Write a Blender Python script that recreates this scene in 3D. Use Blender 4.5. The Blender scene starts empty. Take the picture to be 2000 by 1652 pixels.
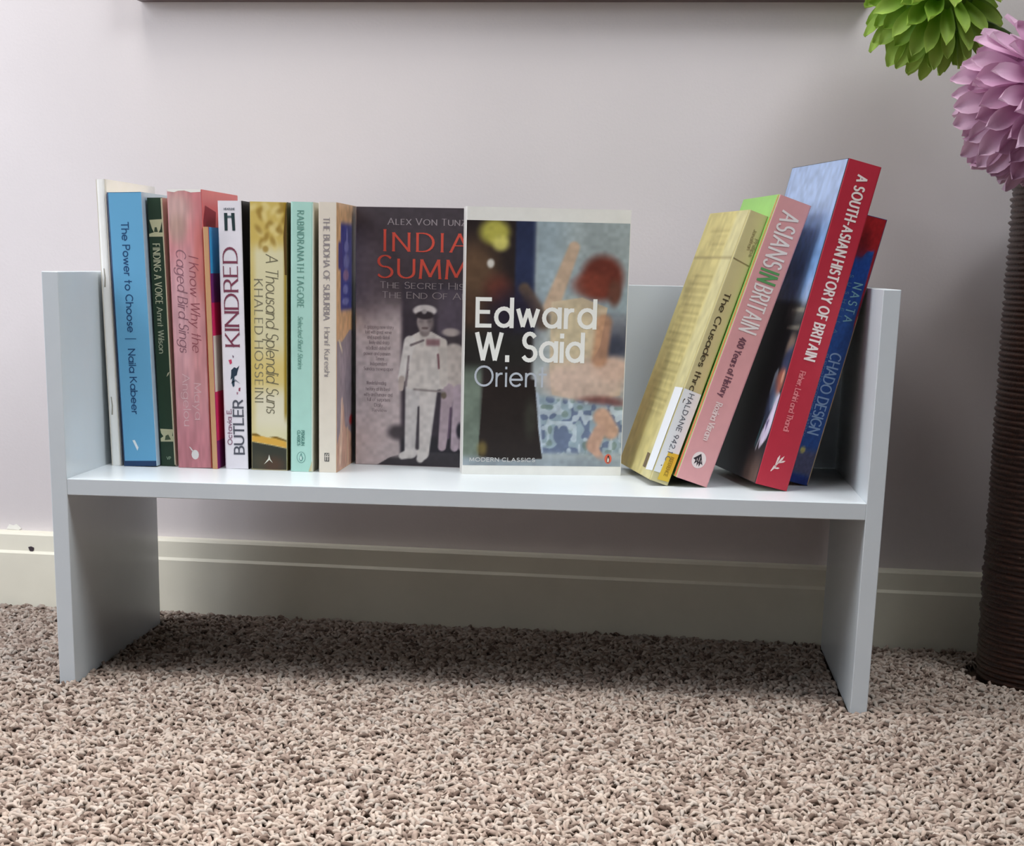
import bpy, bmesh, math, random
import numpy as np
from mathutils import Matrix, Vector

random.seed(7)
RNG = np.random.default_rng(11)
MM = 0.001
SC = bpy.context.scene
COL = SC.collection

# ------------------------------------------------------------------ camera
cam_data = bpy.data.cameras.new('camera')
cam = bpy.data.objects.new('camera', cam_data)
COL.objects.link(cam)
SC.camera = cam
RX, RY, RZ = -0.288, -0.021, 0.086          # pitch, roll, yaw of the hand-held phone
Mr = (Matrix.Rotation(RZ, 3, 'Z') @ Matrix.Rotation(RX, 3, 'X') @ Matrix.Rotation(RY, 3, 'Y'))
right, fwd, up = Mr.col[0], Mr.col[1], Mr.col[2]
cam.matrix_world = Matrix((
    (right[0], up[0], -fwd[0], 0.447203),
    (right[1], up[1], -fwd[1], -1.370311),
    (right[2], up[2], -fwd[2], 0.319983),
    (0, 0, 0, 1)))
cam_data.sensor_width = 36
cam_data.lens = 3604.3 / 2000 * 36
cam_data.shift_x = 0.0328
cam_data.shift_y = 0.3786
cam_data.clip_start = 0.02

# ------------------------------------------------------------------ light
world = bpy.data.worlds.new('room_ambient')
SC.world = world
world.use_nodes = True
bg = world.node_tree.nodes['Background']
bg.inputs['Color'].default_value = (0.86, 0.93, 1.0, 1)
bg.inputs['Strength'].default_value = 0.004


def area_light(name, loc, target, w, h, power, color):
    d = bpy.data.lights.new(name, 'AREA')
    d.shape = 'RECTANGLE'
    d.size, d.size_y = w, h
    d.energy = power
    d.color = color
    o = bpy.data.objects.new(name, d)
    COL.objects.link(o)
    o.location = loc
    o.rotation_euler = (Vector(target) - Vector(loc)).to_track_quat('-Z', 'Y').to_euler()
    return o


area_light('near_fill_left', (-0.55, -0.45, 0.95), (0.1, 0.25, 0.2), 0.4, 0.5, 4.4, (0.92, 0.95, 1.0))  # fill light added close by, brightens the left of the wall
area_light('near_fill_low_left', (-0.70, -0.10, 0.50), (0.1, 0.30, 0.3), 0.3, 0.5, 3.3, (0.88, 0.92, 1.0))  # second added fill at left, steepens the falloff along the wall
area_light('front_fill', (-0.60, -1.60, 0.80), (0.1, 0.10, 0.1), 0.8, 0.8, 3.0, (0.95, 0.97, 1.0))  # added low frontal fill for the shelf edges and the space underneath
area_light('window_light_right', (0.95, -0.35, 1.40), (0.0, 0.1, 0.25), 0.4, 0.5, 6.8, (0.95, 0.98, 1.0))
area_light('window_light_far_right', (1.30, -0.80, 1.70), (0.0, 0.1, 0.25), 0.4, 0.5, 4.6, (0.98, 0.99, 1.0))
area_light('overhead_fill', (-0.10, -0.02, 1.60), (0.1, 0.05, 0.0), 0.5, 0.4, 8.2, (1.0, 0.97, 0.94))  # added overhead fill, stands in for the light from above
area_light('ceiling_bounce', (-0.10, -0.35, 1.90), (0.1, -0.2, 0.0), 0.6, 0.6, 1.6, (1.0, 0.98, 0.96))
area_light('carpet_fill', (0.28, -0.66, 2.0), (0.26, -0.58, 0.0), 0.8, 0.6, 4.9, (1.0, 0.98, 0.95)).data.spread = math.radians(45)  # added narrow downward fill, lights the carpet and spares the wall

SC.view_settings.view_transform = 'Standard'
SC.view_settings.look = 'None'
SC.view_settings.exposure = 0.0
SC.view_settings.gamma = 1.0
SC.view_settings.use_curve_mapping = False

# ------------------------------------------------------------------ helpers


def lin(c):
    out = []
    for v in c[:3]:
        v = v / 255.0
        out.append(v / 12.92 if v <= 0.04045 else ((v + 0.055) / 1.055) ** 2.4)
    return tuple(out)


def lin_np(a):
    a = np.clip(np.asarray(a, float) / 255.0, 0, 1)
    return np.where(a <= 0.04045, a / 12.92, ((a + 0.055) / 1.055) ** 2.4)


_mats = {}


def mat(name, rgb, rough=0.6, spec=0.4, noise=0.0, scale=60.0, bump=0.0, bscale=200.0, detail=4.0):
    if name in _mats:
        return _mats[name]
    m = bpy.data.materials.new(name)
    m.use_nodes = True
    nt = m.node_tree
    b = nt.nodes['Principled BSDF']
    c = lin(rgb)
    b.inputs['Base Color'].default_value = (*c, 1)
    b.inputs['Roughness'].default_value = rough
    b.inputs['Specular IOR Level'].default_value = spec
    if noise or bump:
        tc = nt.nodes.new('ShaderNodeTexCoord')
    if noise:
        n = nt.nodes.new('ShaderNodeTexNoise')
        n.inputs['Scale'].default_value = scale
        n.inputs['Detail'].default_value = detail
        nt.links.new(tc.outputs['Object'], n.inputs['Vector'])
        r = nt.nodes.new('ShaderNodeValToRGB')
        r.color_ramp.elements[0].position = 0.3
        r.color_ramp.elements[1].position = 0.7
        r.color_ramp.elements[0].color = (*[max(0, v * (1 - noise)) for v in c], 1)
        r.color_ramp.elements[1].color = (*[min(1, v * (1 + noise)) for v in c], 1)
        nt.links.new(n.outputs['Fac'], r.inputs['Fac'])
        nt.links.new(r.outputs['Color'], b.inputs['Base Color'])
    if bump:
        n2 = nt.nodes.new('ShaderNodeTexNoise')
        n2.inputs['Scale'].default_value = bscale
        n2.inputs['Detail'].default_value = 3
        nt.links.new(tc.outputs['Object'], n2.inputs['Vector'])
        bp = nt.nodes.new('ShaderNodeBump')
        bp.inputs['Strength'].default_value = bump
        bp.inputs['Distance'].default_value = 0.001
        nt.links.new(n2.outputs['Fac'], bp.inputs['Height'])
        nt.links.new(bp.outputs['Normal'], b.inputs['Normal'])
    _mats[name] = m
    return m


def attr_mat(name, rough=0.45, spec=0.4):
    """material that takes its colour from the printed colour layer of the mesh"""
    if name in _mats:
        return _mats[name]
    m = bpy.data.materials.new(name)
    m.use_nodes = True
    nt = m.node_tree
    b = nt.nodes['Principled BSDF']
    b.inputs['Roughness'].default_value = rough
    b.inputs['Specular IOR Level'].default_value = spec
    a = nt.nodes.new('ShaderNodeAttribute')
    a.attribute_name = 'Print'
    nt.links.new(a.outputs['Color'], b.inputs['Base Color'])
    _mats[name] = m
    return m


def obj(name, me, materials=(), parent=None, smooth=False):
    o = bpy.data.objects.new(name, me)
    COL.objects.link(o)
    for m in (materials if isinstance(materials, (list, tuple)) else [materials]):
        me.materials.append(m)
    if parent:
        o.parent = parent
    if smooth:
        me.polygons.foreach_set('use_smooth', [True] * len(me.polygons))
    return o


def mesh(name, verts, faces, scale=MM):
    me = bpy.data.meshes.new(name)
    me.from_pydata([(v[0] * scale, v[1] * scale, v[2] * scale) for v in verts], [], faces)
    me.update()
    return me


def box_bm(bm, x0, x1, y0, y1, z0, z1):
    vs = [bm.verts.new((x * MM, y * MM, z * MM)) for x in (x0, x1) for y in (y0, y1) for z in (z0, z1)]
    for f in ((0, 1, 3, 2), (4, 6, 7, 5), (0, 4, 5, 1), (2, 3, 7, 6), (0, 2, 6, 4), (1, 5, 7, 3)):
        bm.faces.new([vs[i] for i in f])


def box(name, dims, material, parent=None, bevel=0.0, seg=2):
    bm = bmesh.new()
    box_bm(bm, *dims)
    if bevel:
        bmesh.ops.bevel(bm, geom=bm.edges[:], offset=bevel * MM, segments=seg, profile=0.5, affect='EDGES')
    bmesh.ops.recalc_face_normals(bm, faces=bm.faces[:])
    me = bpy.data.meshes.new(name)
    bm.to_mesh(me)
    bm.free()
    return obj(name, me, material, parent)


def thing(name, label, cat, loc=(0, 0, 0), group=None, rot=None):
    o = bpy.data.objects.new(name, None)
    COL.objects.link(o)
    o.empty_display_size = 0.02
    m = Matrix.Translation(Vector(loc) * MM)
    if rot is not None:
        m = m @ rot.to_4x4()
    o.matrix_world = m
    o['label'] = label
    o['category'] = cat
    if group:
        o['group'] = group
    return o


def tag(o, label, cat, group=None, kind=None):
    o['label'] = label
    o['category'] = cat
    if group:
        o['group'] = group
    if kind:
        o['kind'] = kind


# ------------------------------------------------------------------ dimensions (mm)
W, T, HH, DEP = 620.0, 12.4, 308.4, 258.0
ZB, TB = 158.6, 12.2


def wall_y(x):                                   # front of the baseboard; the wall runs a few degrees off the shelf
    return 306.0 - 0.065 * x


WANG = math.atan(-0.065)
BT = 15.0                                        # baseboard thickness

# ------------------------------------------------------------------ setting: floor, wall, baseboard
M_wall = mat('wall_paint', (223, 216, 217), 0.85, 0.25, noise=0.018, scale=9, bump=0.12, bscale=420)
M_base = mat('cream_gloss_paint', (243, 239, 222), 0.5, 0.35, noise=0.03, scale=25)
M_floor = mat('carpet_backing', (86, 72, 62), 0.95, 0.1, noise=0.45, scale=230, bump=1.0, bscale=260)

me = mesh('floor', [(-3500, -3500, -5), (4500, -3500, -5), (4500, 1200, -5), (-3500, 1200, -5),
                    (-3500, -3500, -30), (4500, -3500, -30), (4500, 1200, -30), (-3500, 1200, -30)],
          [(0, 1, 2, 3), (7, 6, 5, 4), (0, 4, 5, 1), (1, 5, 6, 2), (2, 6, 7, 3), (3, 7, 4, 0)])
o = obj('floor', me, M_floor)
o['kind'] = 'structure'


def along_wall(name, prof, x0, x1, material):
    """extrude a profile of (distance in front of wall plane, z) along the wall"""
    c, s = math.cos(WANG), math.sin(WANG)
    vs, n = [], len(prof)
    for a in (x0, x1):
        for d, z in prof:                        # wall plane sits BT behind the baseboard front
            px = a * c + d * s
            py = 306.0 + BT + a * s - d * c
            vs.append((px, py, z))
    fs = [(i, (i + 1) % n, n + (i + 1) % n, n + i) for i in range(n)]
    fs += [tuple(range(n))[::-1], tuple(range(n, 2 * n))]
    me = mesh(name, vs, fs)
    bm = bmesh.new()
    bm.from_mesh(me)
    bmesh.ops.recalc_face_normals(bm, faces=bm.faces[:])
    bm.to_mesh(me)
    bm.free()
    o = obj(name, me, material)
    o['kind'] = 'structure'
    return o


along_wall('wall_back', [(0, -30), (0, 2500), (-120, 2500), (-120, -30)], -3000, 3500, M_wall)
base = along_wall('baseboard_back', [(0, -3), (BT, -3), (BT, 50.5), (BT - 2.2, 53), (BT - 3.0, 67.5), (BT - 5, 69.8), (0, 70.2)],
                  -3000, 3500, M_base)


def on_wall(a, z, d):
    c, s = math.cos(WANG), math.sin(WANG)
    return (a * c + d * s, 306.0 + BT + a * s - d * c, z)


def flat_on_wall(name, pts, d, material, parent, thick=0.3):
    vs = [on_wall(a, z, d + thick) for a, z in pts] + [on_wall(a, z, d) for a, z in pts]
    n = len(pts)
    fs = [tuple(range(n)), tuple(range(2 * n - 1, n - 1, -1))] + [(i, n + i, n + (i + 1) % n, (i + 1) % n) for i in range(n)]
    return obj(name, mesh(name, vs, fs), material, parent)


flat_on_wall('nail_hole', [(-127.2, 56.5), (-124.5, 57.3), (-121.6, 56.2), (-121.9, 53.6), (-124.0, 51.2), (-126.0, 53.4)], BT - 2.4,
             mat('dark_hole', (70, 60, 66), 0.9), base, 0.6)
flat_on_wall('paint_chip', [(-153, 71), (-150, 75.5), (-146, 74.5), (-143, 76), (-138, 72), (-141, 70.3)], 0.2,
             mat('bare_plaster', (240, 238, 232), 0.9), base, 0.4)

# ------------------------------------------------------------------ bookshelf
M_shelf = mat('pale_grey_melamine', (220, 228, 233), 0.30, 0.5, noise=0.01, scale=40)
M_edge = mat('grey_edge_band', (211, 219, 226), 0.42, 0.4, noise=0.012, scale=40)


def board(name, dims, parent, bevel=0.5):
    """melamine board: the faces that look to the front carry the greyer edge band"""
    o = box(name, dims, M_shelf, parent, bevel)
    o.data.materials.append(M_edge)
    for p in o.data.polygons:
        if p.normal.y < -0.8:
            p.material_index = 1
    return o


shelf = thing('bookshelf', 'small pale grey H-shaped tabletop bookshelf standing on the carpet against the wall', 'bookshelf')
board('side_panel', (0, T, 0, DEP, 0, HH), shelf)
board('side_panel', (W - T, W, 0, DEP, 0, HH), shelf)
board('shelf_board', (T, W - T, 0.2, DEP, ZB - TB, ZB), shelf)
board('back_panel', (T, W - T, 246.5, DEP, ZB, 305.6), shelf)

# ------------------------------------------------------------------ stroke lettering


def A(cx, cy, rx, ry, a0, a1, n=None):
    n = n or max(4, int(abs(a1 - a0) / 18))
    return [(cx + rx * math.cos(math.radians(a0 + (a1 - a0) * i / n)), cy + ry * math.sin(math.radians(a0 + (a1 - a0) * i / n)))
            for i in range(n + 1)]


def P(*c):
    return [(c[i], c[i + 1]) for i in range(0, len(c), 2)]


X = 0.66
R_ = X / 2
G = {
    'A': (.8, [P(0, 0, .4, 1), P(.4, 1, .8, 0), P(.14, .35, .66, .35)]),
    'B': (.6, [P(0, 0, 0, 1), P(0, 1, .3, 1) + A(.3, .76, .24, .24, 90, -90) + P(0, .52), P(0, .52, .32, .52) + A(.32, .26, .28, .26, 90, -90) + P(0, 0)]),
    'C': (.82, [A(.46, .5, .46, .5, 48, 312)]),
    'D': (.74, [P(0, 0, 0, 1), P(0, 1, .26, 1) + A(.26, .5, .48, .5, 90, -90) + P(0, 0)]),
    'E': (.52, [P(0, 0, 0, 1), P(0, 1, .52, 1), P(0, .52, .45, .52), P(0, 0, .52, 0)]),
    'F': (.5, [P(0, 0, 0, 1), P(0, 1, .5, 1), P(0, .5, .43, .5)]),
    'G': (.9, [A(.46, .5, .46, .5, 48, 350), P(.55, .45, .92, .45)]),
    'H': (.7, [P(0, 0, 0, 1), P(.7, 0, .7, 1), P(0, .52, .7, .52)]),
    'I': (.02, [P(.01, 0, .01, 1)]),
    'J': (.4, [P(.4, 1, .4, .22) + A(.2, .22, .2, .22, 0, -170)]),
    'K': (.66, [P(0, 0, 0, 1), P(0, .42, .6, 1), P(.2, .6, .66, 0)]),
    'L': (.5, [P(0, 0, 0, 1), P(0, 0, .5, 0)]),
    'M': (.86, [P(0, 0, .06, 1), P(.06, 1, .43, .1), P(.43, .1, .8, 1), P(.8, 1, .86, 0)]),
    'N': (.72, [P(0, 0, 0, 1), P(0, 1, .72, 0), P(.72, 0, .72, 1)]),
    'O': (.96, [A(.48, .5, .48, .5, 90, 450, 22)]),
    'P': (.56, [P(0, 0, 0, 1), P(0, 1, .3, 1) + A(.3, .74, .26, .26, 90, -90) + P(0, .48)]),
    'Q': (.96, [A(.48, .5, .48, .5, 90, 450, 22), P(.6, .3, .95, -.05)]),
    'R': (.6, [P(0, 0, 0, 1), P(0, 1, .3, 1) + A(.3, .75, .25, .25, 90, -90) + P(0, .5), P(.28, .5, .6, 0)]),
    'S': (.54, [A(.28, .745, .24, .255, 35, 270) + A(.27, .25, .27, .25, 85, -150)]),
    'T': (.62, [P(.31, 0, .31, 1), P(0, 1, .62, 1)]),
    'U': (.68, [P(0, 1, 0, .32) + A(.34, .32, .34, .32, 180, 360) + P(.68, 1)]),
    'V': (.74, [P(0, 1, .37, 0), P(.37, 0, .74, 1)]),
    'W': (1.06, [P(0, 1, .27, 0), P(.27, 0, .53, 1), P(.53, 1, .79, 0), P(.79, 0, 1.06, 1)]),
    'X': (.68, [P(0, 0, .68, 1), P(0, 1, .68, 0)]),
    'Y': (.68, [P(0, 1, .34, .46), P(.68, 1, .34, .46), P(.34, .46, .34, 0)]),
    'Z': (.62, [P(0, 1, .62, 1), P(.62, 1, 0, 0), P(0, 0, .62, 0)]),
    'a': (X, [A(R_, R_, R_, R_, 90, 450, 20), P(X, X, X, 0)]),
    'b': (X, [A(R_, R_, R_, R_, 90, 450, 20), P(0, 1, 0, 0)]),
    'c': (.58, [A(R_, R_, R_, R_, 50, 310)]),
    'd': (X, [A(R_, R_, R_, R_, 90, 450, 20), P(X, 1, X, 0)]),
    'e': (X, [P(.02, R_, X, R_) + A(R_, R_, R_, R_, 0, 315)]),
    'f': (.34, [P(.12, 0, .12, .8) + A(.3, .8, .18, .2, 180, 80), P(0, .62, .32, .62)]),
    'g': (X, [A(R_, R_, R_, R_, 90, 450, 20), P(X, X, X, 0) + A(R_, 0, R_, .3, 0, -150)]),
    'h': (.54, [P(0, 0, 0, 1), P(0, .38) + A(.27, .38, .27, .28, 180, 0) + P(.54, 0)]),
    'i': (.02, [P(.01, 0, .01, .64), P(.01, .92, .01, .95)]),
    'j': (.12, [P(.12, .64, .12, -.1) + A(0, -.1, .12, .18, 0, -90), P(.12, .92, .12, .95)]),
    'k': (.5, [P(0, 0, 0, 1), P(0, .26, .44, .64), P(.16, .4, .5, 0)]),
    'l': (.02, [P(.01, 0, .01, 1)]),
    'm': (.9, [P(0, 0, 0, .64), P(0, .42) + A(.225, .42, .225, .24, 180, 0) + P(.45, 0), P(.45, .42) + A(.675, .42, .225, .24, 180, 0) + P(.9, 0)]),
    'n': (.54, [P(0, 0, 0, .64), P(0, .38) + A(.27, .38, .27, .28, 180, 0) + P(.54, 0)]),
    'o': (X, [A(R_, R_, R_, R_, 90, 450, 20)]),
    'p': (X, [A(R_, R_, R_, R_, 90, 450, 20), P(0, X, 0, -.32)]),
    'q': (X, [A(R_, R_, R_, R_, 90, 450, 20), P(X, X, X, -.32)]),
    'r': (.3, [P(0, 0, 0, .64), P(0, .36) + A(.26, .36, .26, .28, 180, 80)]),
    's': (.4, [A(.2, .49, .18, .165, 30, 270) + A(.2, .165, .2, .165, 90, -150)]),
    't': (.34, [P(.14, .95, .14, 0), P(0, .62, .34, .62)]),
    'u': (.54, [P(0, .64, 0, .28) + A(.27, .28, .27, .28, 180, 360), P(.54, .64, .54, 0)]),
    'v': (.54, [P(0, .64, .27, 0), P(.27, 0, .54, .64)]),
    'w': (.84, [P(0, .64, .21, 0), P(.21, 0, .42, .64), P(.42, .64, .63, 0), P(.63, 0, .84, .64)]),
    'x': (.5, [P(0, 0, .5, .64), P(0, .64, .5, 0)]),
    'y': (.54, [P(0, .64, .27, 0), P(.54, .64, .12, -.34)]),
    'z': (.46, [P(0, .64, .46, .64), P(.46, .64, 0, 0), P(0, 0, .46, 0)]),
    '0': (.6, [A(.3, .5, .3, .5, 90, 450, 20)]),
    '1': (.2, [P(0, .82, .16, 1), P(.16, 1, .16, 0)]),
    '2': (.56, [A(.28, .72, .28, .28, 170, -30) + P(0, 0), P(0, 0, .56, 0)]),
    '4': (.6, [P(.45, 0, .45, 1), P(.45, 1, 0, .3), P(0, .3, .6, .3)]),
    '9': (.56, [A(.28, .7, .28, .3, 0, 360, 18), P(.56, .7, .3, 0)]),
    '.': (.06, [P(.03, 0, .03, .1)]),
    ',': (.06, [P(.06, .08, 0, -.12)]),
    '-': (.3, [P(0, .42, .3, .42)]),
    '|': (.02, [P(.01, -.15, .01, 1.05)]),
    ':': (.06, [P(.03, 0, .03, .1), P(.03, .5, .03, .6)]),
}


def layout(text, gap=.2, small=None):
    """strokes of a whole line, cap height 1; small = scale of the capitals after the first (small caps)"""
    strokes, x, first, letters_seen = [], 0.0, True, []
    for ch in text:
        if ch == ' ':
            x += .42
            first = True
            continue
        w, st = G[ch]
        k = 1.0 if (small is None or first or not ch.isupper()) else small
        first = False
        for s in st:
            strokes.append((len(letters_seen), [(x + p[0] * k, p[1] * k) for p in s]))
        letters_seen.append(ch)
        x += w * k + gap
    return strokes, x - gap


def letters(name, text, parent, frame, origin, direction, cap, length=None, rgb=(20, 20, 20), thick=.13, thin=None,
            serif=0.0, slant=0.0, gap=.2, small=None, rough=.5, sign=1):
    """Lay a line of lettering on a plane. frame maps (s, h) in mm to local xyz; direction 'right', 'down' or 'up'."""
    thin = thick if thin is None else thin
    strokes, w = layout(text, gap, small)
    sx = cap if length is None else length / w
    verts, faces = [], []

    o0, e1, e2 = (Vector(frame(0, 0)), Vector(frame(1, 0)), Vector(frame(0, 1)))
    nrm = (e1 - o0).cross(e2 - o0).normalized() * sign

    def place(px, py, lift):
        X_, Y_ = px * sx + slant * py * cap, py * cap
        if direction == 'right':
            q = frame(origin[0] + X_, origin[1] + Y_)
        elif direction == 'down':
            q = frame(origin[0] + Y_, origin[1] - X_)
        else:
            q = frame(origin[0] - Y_, origin[1] + X_)
        return Vector(q) + nrm * lift

    ar = cap / sx                                   # keep stroke weight even when letters are squeezed

    def quad(p, q, hp, ext=0.0):
        # pen in glyph units; x weights are corrected by ar
        dx, dy = (q[0] - p[0]) / ar, q[1] - p[1]
        L = math.hypot(dx, dy) or 1e-6
        ux, uy = dx / L, dy / L
        wd = (thin + (thick - thin) * abs(uy)) * hp * .5
        nx, ny = -uy * wd, ux * wd
        e = ext * wd
        a, b = (p[0] / ar - ux * e, p[1] - uy * e), (q[0] / ar + ux * e, q[1] + uy * e)
        i = len(verts)
        for vx, vy in ((a[0] - nx, a[1] - ny), (b[0] - nx, b[1] - ny), (b[0] + nx, b[1] + ny), (a[0] + nx, a[1] + ny)):
            verts.append(place(vx * ar, vy, (len(faces) - start[1]) * .004))
        faces.append((i, i + 1, i + 2, i + 3))

    start = [-1, 0]
    for li, s in strokes:
        if li != start[0]:
            start[:] = [li, len(faces)]
        for p, q in zip(s[:-1], s[1:]):
            sq = abs(q[0] - p[0]) < .02 or abs(q[1] - p[1]) < .02
            quad(p, q, 1.0, .45 if len(s) > 2 else ((.95 if sq else .3) if not serif else 0.0))
        if serif and len(s) == 2 and abs(s[1][1] - s[0][1]) > .3:
            for e in s:
                quad((e[0] - serif * ar, e[1]), (e[0] + serif * ar, e[1]), .9)
    m = mat('ink_%02x%02x%02x' % rgb, rgb, rough, .4)
    return obj(name, mesh(name, verts, faces), m, parent)


def shape(name, parent, frame, pts, rgb, rough=.5):
    """one flat printed patch given as polygon points (s, h)"""
    me = mesh(name, [frame(*p) for p in pts], [tuple(range(len(pts)))])
    return obj(name, me, mat('ink_%02x%02x%02x' % tuple(rgb), rgb, rough, .4), parent)


def ring_pts(cx, cy, rx, ry, n=20, a0=0):
    return [(cx + rx * math.cos(a0 + 2 * math.pi * i / n), cy + ry * math.sin(a0 + 2 * math.pi * i / n)) for i in range(n)]


# ------------------------------------------------------------------ printed pictures (colour layer on a fine grid)


def vnoise(u, v, scale, seed):
    r = np.random.default_rng(seed)
    n = 64
    g = r.random((n, n))
    x, y = u * scale, v * scale
    xi, yi = np.floor(x).astype(int), np.floor(y).astype(int)
    fx, fy = x - xi, y - yi
    fx, fy = fx * fx * (3 - 2 * fx), fy * fy * (3 - 2 * fy)
    a, b = g[xi % n, yi % n], g[(xi + 1) % n, yi % n]
    c, d = g[xi % n, (yi + 1) % n], g[(xi + 1) % n, (yi + 1) % n]
    return (a * (1 - fx) + b * fx) * (1 - fy) + (c * (1 - fx) + d * fx) * fy


def ss(a, b, x):
    t = np.clip((x - a) / (b - a), 0, 1)
    return t * t * (3 - 2 * t)


class Canvas:
    """tiny painter: u to the right, v upwards, both 0..1"""

    def __init__(self, nu, nv, rgb, asp=1.0):
        self.nu, self.nv = nu, nv
        du, dv = 1 / (nu - 1), 1 / (nv - 1)
        self.u, self.v = np.meshgrid(np.linspace(-du / 3, 1 + du / 3, nu * 3), np.linspace(-dv / 3, 1 + dv / 3, nv * 3))
        self.asp = asp
        self.c = np.ones((nv * 3, nu * 3, 3)) * np.array(rgb, float)

    def mix(self, m, rgb, k=1.0):
        m = np.clip(m * k, 0, 1)[..., None]
        self.c = self.c * (1 - m) + np.array(rgb, float) * m

    def blob(self, cx, cy, rx, ry, rgb, soft=.25, k=1.0, rot=0.0):
        x, y = (self.u - cx), (self.v - cy) * self.asp
        a = math.radians(rot)
        xr, yr = x * math.cos(a) + y * math.sin(a), -x * math.sin(a) + y * math.cos(a)
        d = np.sqrt((xr / rx) ** 2 + (yr / (ry * self.asp)) ** 2)
        self.mix(1 - ss(1 - soft, 1 + soft, d), rgb, k)

    def rect(self, u0, u1, v0, v1, rgb, soft=.01, k=1.0):
        m = ss(u0 - soft, u0 + soft, self.u) * (1 - ss(u1 - soft, u1 + soft, self.u)) * \
            ss(v0 - soft, v0 + soft, self.v) * (1 - ss(v1 - soft, v1 + soft, self.v))
        self.mix(m, rgb, k)

    def limb(self, p, q, r0, r1, rgb, soft=.2, k=1.0):
        x, y = self.u, self.v * self.asp
        px, py, qx, qy = p[0], p[1] * self.asp, q[0], q[1] * self.asp
        dx, dy = qx - px, qy - py
        t = np.clip(((x - px) * dx + (y - py) * dy) / (dx * dx + dy * dy), 0, 1)
        d = np.hypot(x - px - t * dx, y - py - t * dy) / (r0 + (r1 - r0) * t)
        self.mix(1 - ss(1 - soft, 1 + soft, d), rgb, k)

    def poly(self, pts, rgb, k=1.0):
        ins = np.zeros(self.u.shape, bool)
        n = len(pts)
        for i in range(n):
            (x0, y0), (x1, y1) = pts[i], pts[(i + 1) % n]
            if y0 == y1:
                continue
            c = ((y0 > self.v) != (y1 > self.v)) & (self.u < (x1 - x0) * (self.v - y0) / (y1 - y0) + x0)
            ins ^= c
        self.mix(ins.astype(float), rgb, k)

    def mottle(self, amp, scale, seed):
        n = vnoise(self.u, self.v * self.asp, scale, seed) - .5
        self.c = self.c * (1 + amp * 2 * n[..., None])


def picture(name, parent, frame, s0, s1, h0, h1, cv, material):
    nu, nv = cv.nu, cv.nv
    verts = [frame(s0 + (s1 - s0) * i / (nu - 1), h0 + (h1 - h0) * j / (nv - 1)) for j in range(nv) for i in range(nu)]
    faces = [(j * nu + i, j * nu + i + 1, (j + 1) * nu + i + 1, (j + 1) * nu + i) for j in range(nv - 1) for i in range(nu - 1)]
    me = mesh(name, verts, faces)
    ca = me.color_attributes.new('Print', 'FLOAT_COLOR', 'POINT')
    col = np.ones((nu * nv, 4), np.float32)
    col[:, :3] = lin_np(cv.c.reshape(nv, 3, nu, 3, 3).mean(axis=(1, 3)).reshape(-1, 3))
    ca.data.foreach_set('color', col.ravel())
    return obj(name, me, material, parent)


M_print = attr_mat('printed_card', .42, .4)
M_print_matt = attr_mat('printed_matt_card', .6, .3)

# ------------------------------------------------------------------ books
M_pages = mat('book_pages', (226, 214, 188), .9, .1, noise=.08, scale=400)
M_card = mat('bare_card_edge', (222, 216, 204), .8, .2)
BOOKS = 'books on the pale grey shelf'


def rot_book(yaw, lean):
    return Matrix.Rotation(yaw, 3, 'Z') @ Matrix.Rotation(lean, 3, 'Y')


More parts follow.
